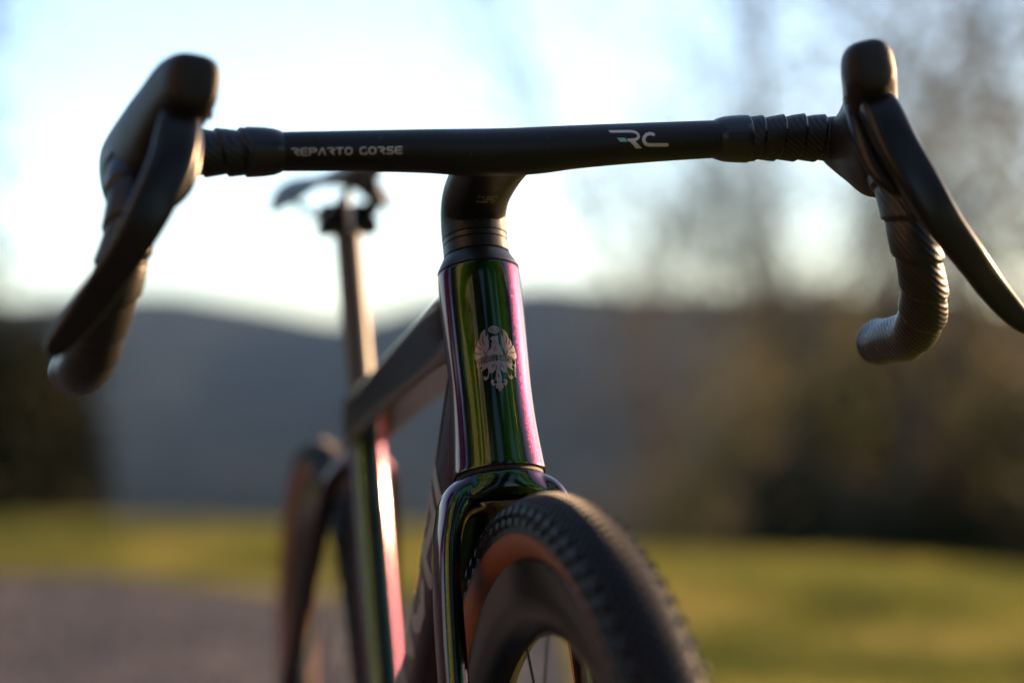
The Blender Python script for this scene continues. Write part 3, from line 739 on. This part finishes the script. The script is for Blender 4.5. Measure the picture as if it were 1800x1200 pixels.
# fork: crown swelling into two blades, one skin
def fork():
    m = Multi()
    # crown body under the lower bearing
    cs = []
    for L, a, b, p, fo in ((.0022, .0298, .0298, 2, 0), (.0030, .0316, .0316, 2., 0), (.008, .0320, .0330, 2.05, 0), (.015, .0315, .0375, 2.3, .000), (.0195, .0290, .0410, 2.6, .0), (.0225, .024, .038, 2.6, 0), (.023, .010, .020, 2.2, 0)):
        cs.append((LOW - U * L + N * fo, N, Y, a, b, p))
    m.add(loft_data(cs, 64))
    for s_ in (-1, 1):
        pth = [LOW - U * .010 + Y * s_ * .016, LOW - U * .018 + Y * s_ * .0305, LOW - U * .034 + Y * s_ * .0385 , LOW - U * .060 + Y * s_ * .0430, LOW - U * .12 + Y * s_ * .0455 + N * .001, LOW - U * .22 + Y * s_ * .0475 + N * .006, LOW - U * .33 + Y * s_ * .050 + N * .028, LOW - U * .385 + Y * s_ * .052 + N * .042]
        pr = [(.022, .013), (.0245, .0128), (.0240, .0098), (.0225, .0090), (.0200, .0095), (.0165, .0095), (.0125, .0085), (.012, .008)]
        k = catmull(np.array([list(a) + list(b) for a, b in zip(pth, pr)]), 8); cs = []
        for i in range(len(k)):
            T = nrm(k[min(i + 1, len(k) - 1), :3] - k[max(i - 1, 0), :3]); B = nrm(np.cross(T, N)); A = nrm(np.cross(B, T))
            cs.append((k[i, :3], A, B, k[i, 3], k[i, 4], 2.3))
        m.add(loft_data(cs, 40))
    o = m.build('fork', paint, bike)
    md = o.modifiers.new('r', 'REMESH'); md.mode = 'VOXEL'; md.voxel_size = .0011; md.use_smooth_shade = True
    sm = o.modifiers.new('s', 'SMOOTH'); sm.factor = .5; sm.iterations = 14
    dg = bpy.context.evaluated_depsgraph_get(); me = bpy.data.meshes.new_from_object(o.evaluated_get(dg)); o.modifiers.clear(); o.data = me
    if not me.materials: me.materials.append(paint)
    me.polygons.foreach_set('use_smooth', [True] * len(me.polygons))
    return o
fork()

# wheels
def wheel(name, c, rear=False):
    root = empty(name, bike); root.location = tuple(c)
    rt = .0212; rc = RW - rt
    prof = [(rc + rt * math.cos(a), rt * 1.0 * math.sin(a)) for a in np.radians(np.arange(-96, 97, 6))]
    m = Multi().add(revolve(prof, 160)); m.build('tyre', tyre_m, root)
    for s_ in (-1, 1):
        prof = [(rc + rt * math.cos(a), s_ * rt * math.sin(a)) for a in np.radians(np.arange(95, 148, 4))]
        prof = [(r + (.0004 if i == 0 else 0), y + (s_ * .0004 if i == 0 else 0)) for i, (r, y) in enumerate(prof)]
        Multi().add(revolve(prof, 160)).build('sidewall', tan, root)
    # tread
    kn = []
    def knob(th, ph, la, lw_, hh, rot=0.):
        er = v3(math.cos(th), 0, math.sin(th)); et = v3(-math.sin(th), 0, math.cos(th))
        n_ = er * math.cos(ph) + Y * math.sin(ph); s2 = -er * math.sin(ph) + Y * math.cos(ph)
        p_ = er * rc + n_ * (rt - .0004)
        a = et * math.cos(rot) + s2 * math.sin(rot); b = -et * math.sin(rot) + s2 * math.cos(rot)
        q = [p_ + a * i * la + b * j * lw_ for i, j in ((-1, -1), (1, -1), (1, 1), (-1, 1))]
        t_ = [p_ + n_ * hh + a * i * la * .85 + b * j * lw_ * .85 for i, j in ((-1, -1), (1, -1), (1, 1), (-1, 1))]
        kn.append(t_)
        for i in range(4): kn.append([q[i], q[(i + 1) % 4], t_[(i + 1) % 4], t_[i]])
    NC = 230 if not rear else 160
    for i in range(NC):
        th = 2 * math.pi * i / NC
        for r_, ph in enumerate((-44, -33, -22, -11, 0, 11, 22, 33, 44)):
            knob(th + (math.pi / NC if r_ % 2 else 0) + random.uniform(-.0006, .0006), R(ph), .0026, .0018, .0021, R(45))
        if i % 2 == 0:
            for s_ in (-1, 1):
                knob(th, R(s_ * 58), .0042, .0032, .0042, R(14 * s_)); knob(th + math.pi * 2 / NC, R(s_ * 76), .0036, .0026, .0036)
    fast_quads('tread_knobs', np.array(kn), knob_m, root, kind='stuff')
    # deep carbon rim
    R0 = RW - 2 * rt + .0035
    prof = [(R0 + .001, -.0135), (R0, -.0150), (R0 - .006, -.0153), (R0 - .020, -.0148), (R0 - .034, -.0118), (R0 - .044, -.0068), (R0 - .048, 0), (R0 - .044, .0068), (R0 - .034, .0118), (R0 - .020, .0148), (R0 - .006, .0153), (R0, .0150), (R0 + .001, .0135), (R0 - .004, .010), (R0 - .006, 0), (R0 - .004, -.010)]
    k = prof
    Multi().add(revolve(k, 160, True)).build('rim', rim_m, root)
    hub = Multi().add(revolve([(.006, -.054), (.013, -.052), (.013, -.044), (.024, -.034), (.024, -.030), (.012, -.024), (.011, .018), (.022, .022), (.022, .027), (.013, .034), (.013, .052), (.006, .054)], 32)).build('hub', soft_black, root)
    ri = R0 - .046
    for i in range(24):
        a = 2 * math.pi * (i + .5) / 24; s_ = 1 if i % 2 else -1; ha_ = a + (1 if (i // 2) % 2 else -1) * R(75)
        p0 = v3(.023 * math.cos(ha_), s_ * (.025 if s_ > 0 else .031), .023 * math.sin(ha_)); p1 = v3(ri * math.cos(a), s_ * .001, ri * math.sin(a))
        Multi().add(rod([p0, p1], .00095, 6)).build('spoke', spoke_m, root)
    Multi().add(revolve([(.0785, .0365), (.0785, .0383), (.062, .0383), (.062, .0365)], 72, True)).add(revolve([(.036, .0368), (.036, .038), (.018, .038), (.018, .0368)], 36, True)).build('disc_rotor', steel, root)
    for i in range(6):
        a = i * math.pi / 3
        Multi().add(rod([v3(.034 * math.cos(a), .0374, .034 * math.sin(a)), v3(.063 * math.cos(a + .3), .0374, .063 * math.sin(a + .3))], .002, 6)).build('rotor_arm', soft_black, root)
    if rear:
        pf = []; 
        for i in range(11):
            r = .021 + .0032 * i; yy = -.052 + .0022 * i; pf += [(r, yy), (r, yy + .0012), (r - .006, yy + .0014), (r - .006, yy + .0021)]
        Multi().add(revolve(pf, 60)).build('cassette', steel, root)
    return root
fw = wheel('front_wheel', AX); rw = wheel('rear_wheel', RAX, True)
for c_, s_ in ((AX + v3(-.055, .046, .05), 1), (RAX + v3(.05, .046, .055), 1)):
    Multi().add(loft_data([(c_ + Y * t, nrm(v3(.6, 0, .8)), nrm(v3(-.8, 0, .6)), a, b, 3.) for t, a, b in ((-.014, .022, .012), (-.011, .027, .015), (.009, .027, .015), (.013, .022, .011))], 24)).build('brake_caliper', soft_black, bike)

# drivetrain
cm = Multi()
pf = [(.094, -.0465), (.097, -.0455), (.097, -.0435), (.094, -.0425), (.070, -.0425), (.070, -.0465)]
V, F = revolve(pf, 90, True); ch = mesh_obj('chainring', [v + BB for v in V], F, soft_black, bike)
for s_, a in ((-1, R(-35)), (1, R(145))):
    e = BB + v3(math.cos(a) * .17, s_ * .070, math.sin(a) * .17); b0_ = BB + v3(0, s_ * .058, 0)
    tube('crank_arm', [b0_ - (e - b0_) * .05, b0_ * .5 + e * .5, e + (e - b0_) * .04], [(.008, .018), (.007, .013), (.007, .011)], gloss_black, bike, up=(0, 1, 0) if False else (math.sin(-a), 0, math.cos(a)), m=5, n=20)
ch_ = Multi()
for sgn, r1, r2 in ((1, .096, .040), (-1, .096, .040)):
    ch_.add(rod([BB + v3(0, -.0445, sgn * r1), RAX + v3(0, -.045, sgn * r2)], .0035, 6))
ch_.build('chain', steel, bike)
Multi().add(rod([RAX + v3(0, -.060, -.02), RAX + v3(.01, -.055, -.07), RAX + v3(.035, -.046, -.115)], [.014, .012, .008], 10)).build('rear_derailleur', soft_black, bike)
Multi().add(loft_data([(BB + Y * t, v3(1, 0, 0), v3(0, 0, 1), r, r, 2.) for t, r in ((-.046, .021), (-.044, .0235), (.044, .0235), (.046, .021))], 32)).build('bottom_bracket', soft_black, bike)

# taped bar ends, hoods, levers (s = +1 rider's left = picture right)
def taped(name, pts, r, s_, pitch=.021, step=.0017, mat_=tape_m, n=40, m=14, start=0):
    k = catmull(np.array(pts), m); L = np.concatenate([[0], np.cumsum(np.linalg.norm(np.diff(k[:, :3], axis=0), axis=1))])
    ns = int(L[-1] / .0007); ks = np.stack([np.interp(np.linspace(0, L[-1], ns), L, k[:, i]) for i in range(k.shape[1])], 1)
    V, F = [], []; A = None; ls_ = np.linspace(0, L[-1], ns)
    for i in range(ns):
        T = nrm(ks[min(i + 4, ns - 1), :3] - ks[max(i - 4, 0), :3])
        if A is None: A = nrm(np.cross(T, v3(0, 0, 1)))
        A = nrm(A - T * A.dot(T)); B = np.cross(T, A)
        for q in range(n):
            a = 2 * math.pi * q / n
            fr = ((ls_[i] / pitch + s_ * q / n + start) % 1.0)
            prof_ = (fr / .9) ** .7 if fr < .9 else 1 - (fr - .9) / .1
            rr = ks[i, 3] * r + step * (prof_ - .5) + .0004 * math.sin(a * 2 + ls_[i] * 90)
            V.append(ks[i, :3] + (A * math.cos(a) + B * math.sin(a)) * rr)
    for i in range(ns - 1):
        for q in range(n): F.append((i * n + q, i * n + (q + 1) % n, (i + 1) * n + (q + 1) % n, (i + 1) * n + q))
    for i, rev in ((0, 1), (ns - 1, 0)):
        c = len(V); V.append(np.mean(V[i * n:(i + 1) * n], axis=0))
        for q in range(n):
            f = (i * n + q, i * n + (q + 1) % n, c); F.append(f[::-1] if rev else f)
    return mesh_obj(name, V, F, mat_, bike)
bx, bz = BC[0], BC[2]
for s_ in (1, -1):
    yy = lambda p_: (p_[0], p_[1] * s_ * (1 if p_[2] > .87 else 1 + .022 * min(1, (.87 - p_[2]) / .07)), p_[2], *(p_[3:]))
    z0 = bsm(s_ * .16)[0][2]
    taped('bar_tape', [yy(q) for q in ((bx, .164, z0, 1.0), (bx, .19, z0, 1.), (bx, .212, z0, 1.), (bx + .002, .232, z0 - .001, 1), (bx + .014, .243, z0 - .002, .9))], .0152, s_, pitch=.0150, step=.0021)
    # rubbery finishing band over the first wrap
    c0 = bsm(s_ * .15)[0]
    secs = [(v3(bx, s_ * y, c0[2]), X_, Z_, a, b, 2.1) for y, a, b in ((.1465, .0168, .0128), (.148, .0172, .0137), (.152, .0168, .0150), (.158, .0165, .0158), (.165, .0160, .0162), (.1695, .0158, .0163), (.1705, .0150, .0154))]
    V, F = loft_data(secs if s_ > 0 else secs[::-1], 48); mesh_obj('tape_band', V, F, gasket, bike)
    drop = [(bx + .040, .2440, .921, 1.0), (bx + .060, .2455, .905, 1.0), (bx + .074, .2475, .885, 1.), (bx + .080, .2510, .862, 1.), (bx + .076, .2565, .838, 1.), (bx + .061, .2625, .816, 1.), (bx + .038, .2670, .801, 1.), (bx + .010, .2705, .7945, 1.), (bx - .02, .2735, .7925, 1.), (bx - .050, .2760, .7915, 1.0)]
    t_ = taped('bar_tape', [yy(q) for q in drop], .0155, s_, pitch=.024, step=.0021, start=.3)
    e = v3(*yy(drop[-1])[:3]); d_ = nrm(e - v3(*yy(drop[-2])[:3]))
    A = nrm(np.cross(d_, Z_)); B = np.cross(A, d_)
    V, F = loft_data([(e + d_ * t, A, B, r, r, 2.) for t, r in ((-.002, .013), (.0, .0162), (.003, .0160), (.0055, .0120))], 32); mesh_obj('bar_plug', V, F, rubber, bike)
    # hood
    tl = R(11); HA_ = v3(0, math.cos(tl), s_ * math.sin(tl)); HB_ = v3(0, -s_ * math.sin(tl), math.cos(tl))
    hk = [(-.021, .243, .930, .009, .011, 2.), (-.017, .242, .930, .0150, .0155, 2.), (-.004, .2430, .928, .0185, .0200, 2.1), (.015, .2435, .925, .0190, .0270, 2.2), (.036, .2415, .924, .0195, .0350, 2.2), (.056, .2370, .930, .0185, .0370, 2.3),
          (.078, .2275, .945, .0180, .0300, 2.6), (.095, .2195, .9570, .0180, .0245, 3.0), (.108, .2140, .9635, .0178, .0203, 2.9), (.1175, .2115, .9665, .0162, .0170, 2.8), (.1225, .2108, .9672, .0135, .0140, 2.9), (.1245, .2107, .9673, .0080, .0080, 2.4), (.1248, .2107, .9673, .002, .002, 2.2)]
    hk = [(q[0], q[1], q[2] - (.003 + .0075 * (q[0] + .021) / .145 if s_ < 0 else .0025 * (q[0] + .021) / .145), *q[3:]) for q in hk]
    k = catmull(np.array(hk), 6); secs = [(v3(bx + q[0], s_ * q[1], q[2]), HA_, HB_, q[3], q[4], q[5]) for q in k]
    V, F = loft_data(secs if s_ > 0 else secs, 48)
    hood = mesh_obj('brake_hood', V, F, rubber, bike)
    # clamp band bulge behind the hood, where tape meets rubber
    # lever blade
    lv = [(.098, .2170, .955, .0100, .0080), (.111, .2200, .938, .0128, .0085), (.121, .2260, .915, .0132, .0075), (.128, .2370, .890, .0128, .0062), (.129, .2500, .865, .0118, .0055), (.123, .2660, .842, .0105, .0050), (.113, .2820, .822, .0098, .0046), (.106, .2970, .805, .0085, .0045), (.103, .3070, .795, .0062, .0040), (.103, .3110, .791, .0025, .0020)]
    lv = [(q[0], q[1], q[2] - (.009 if s_ < 0 else .0025) * min(1, max(0, (q[2] - .86) / .07)), *q[3:]) for q in lv]
    if s_ > 0: lv = [(a, b_ + .012 * max(0, (.87 - c_) / .08), c_ + .004 * max(0, (.87 - c_) / .08), d__, e__) for a, b_, c_, d__, e__ in lv]
    if s_ < 0: lv = [(a, .2200 + (b_ - .2200) * .86 if b_ > .22 else b_, .938 + (c_ - .938) * .93 if c_ < .938 else c_, d__, e__) for a, b_, c_, d__, e__ in lv]
    k = catmull(np.array(lv), 7); secs = []
    for i in range(len(k)):
        T = nrm((k[min(i + 1, len(k) - 1), :3] - k[max(i - 1, 0), :3]) * v3(1, s_, 1)); A = nrm(np.cross(T, X_)) * 1.; B = np.cross(T, A)
        secs.append((v3(bx + k[i, 0], s_ * k[i, 1], k[i, 2]), A, B, k[i, 3], k[i, 4], 3.8))
    V, F = loft_data(secs, 36); lever = mesh_obj('brake_lever', V, F, plastic, bike)
    pc = v3(bx + .099, s_ * .2165, .9425 if s_ < 0 else .9485)
    Multi().add(rod([pc - HA_ * .0165, pc + HA_ * .0182], .0026, 12)).build('pivot_pin', steel, lever)
    # shift paddle tucked behind the blade, inside edge
    sp_ = [(.085, .2140, .945, .008, .006), (.098, .2140, .922, .0090, .007), (.108, .2190, .902, .0090, .0050), (.113, .2260, .890, .007, .0040), (.112, .2310, .884, .003, .002)]
    k = catmull(np.array(sp_), 6); secs = []
    for i in range(len(k)):
        T = nrm((k[min(i + 1, len(k) - 1), :3] - k[max(i - 1, 0), :3]) * v3(1, s_, 1)); A = nrm(np.cross(T, X_)); B = np.cross(T, A)
        secs.append((v3(bx + k[i, 0], s_ * k[i, 1], k[i, 2]), A, B, k[i, 3], k[i, 4], 2.4))
    V, F = loft_data(secs, 28); mesh_obj('shift_paddle', V, F, plastic, lever)

# ------------------------------------------------------------------ haze
hz = mat('haze_air')
ntree = hz.node_tree; ntree.nodes.remove(P(hz)); pv = ntree.nodes.new('ShaderNodeVolumePrincipled')
pv.inputs['Color'].default_value = (.36, .60, 1, 1); pv.inputs['Density'].default_value = .00006; pv.inputs['Anisotropy'].default_value = .0
ntree.links.new(pv.outputs[0], ntree.nodes['Material Output'].inputs['Volume'])
c = cam_pos + fwh * 100
m = Multi().add(box_data((c.x, c.y, 10), v3(*fwh) * 4400, -v3(*rt2) * 3200, (0, 0, 140)))
o = m.build('haze', hz, smooth=False, kind='stuff'); tag(o, 'thin bluish evening haze over the valley and hills', 'haze')
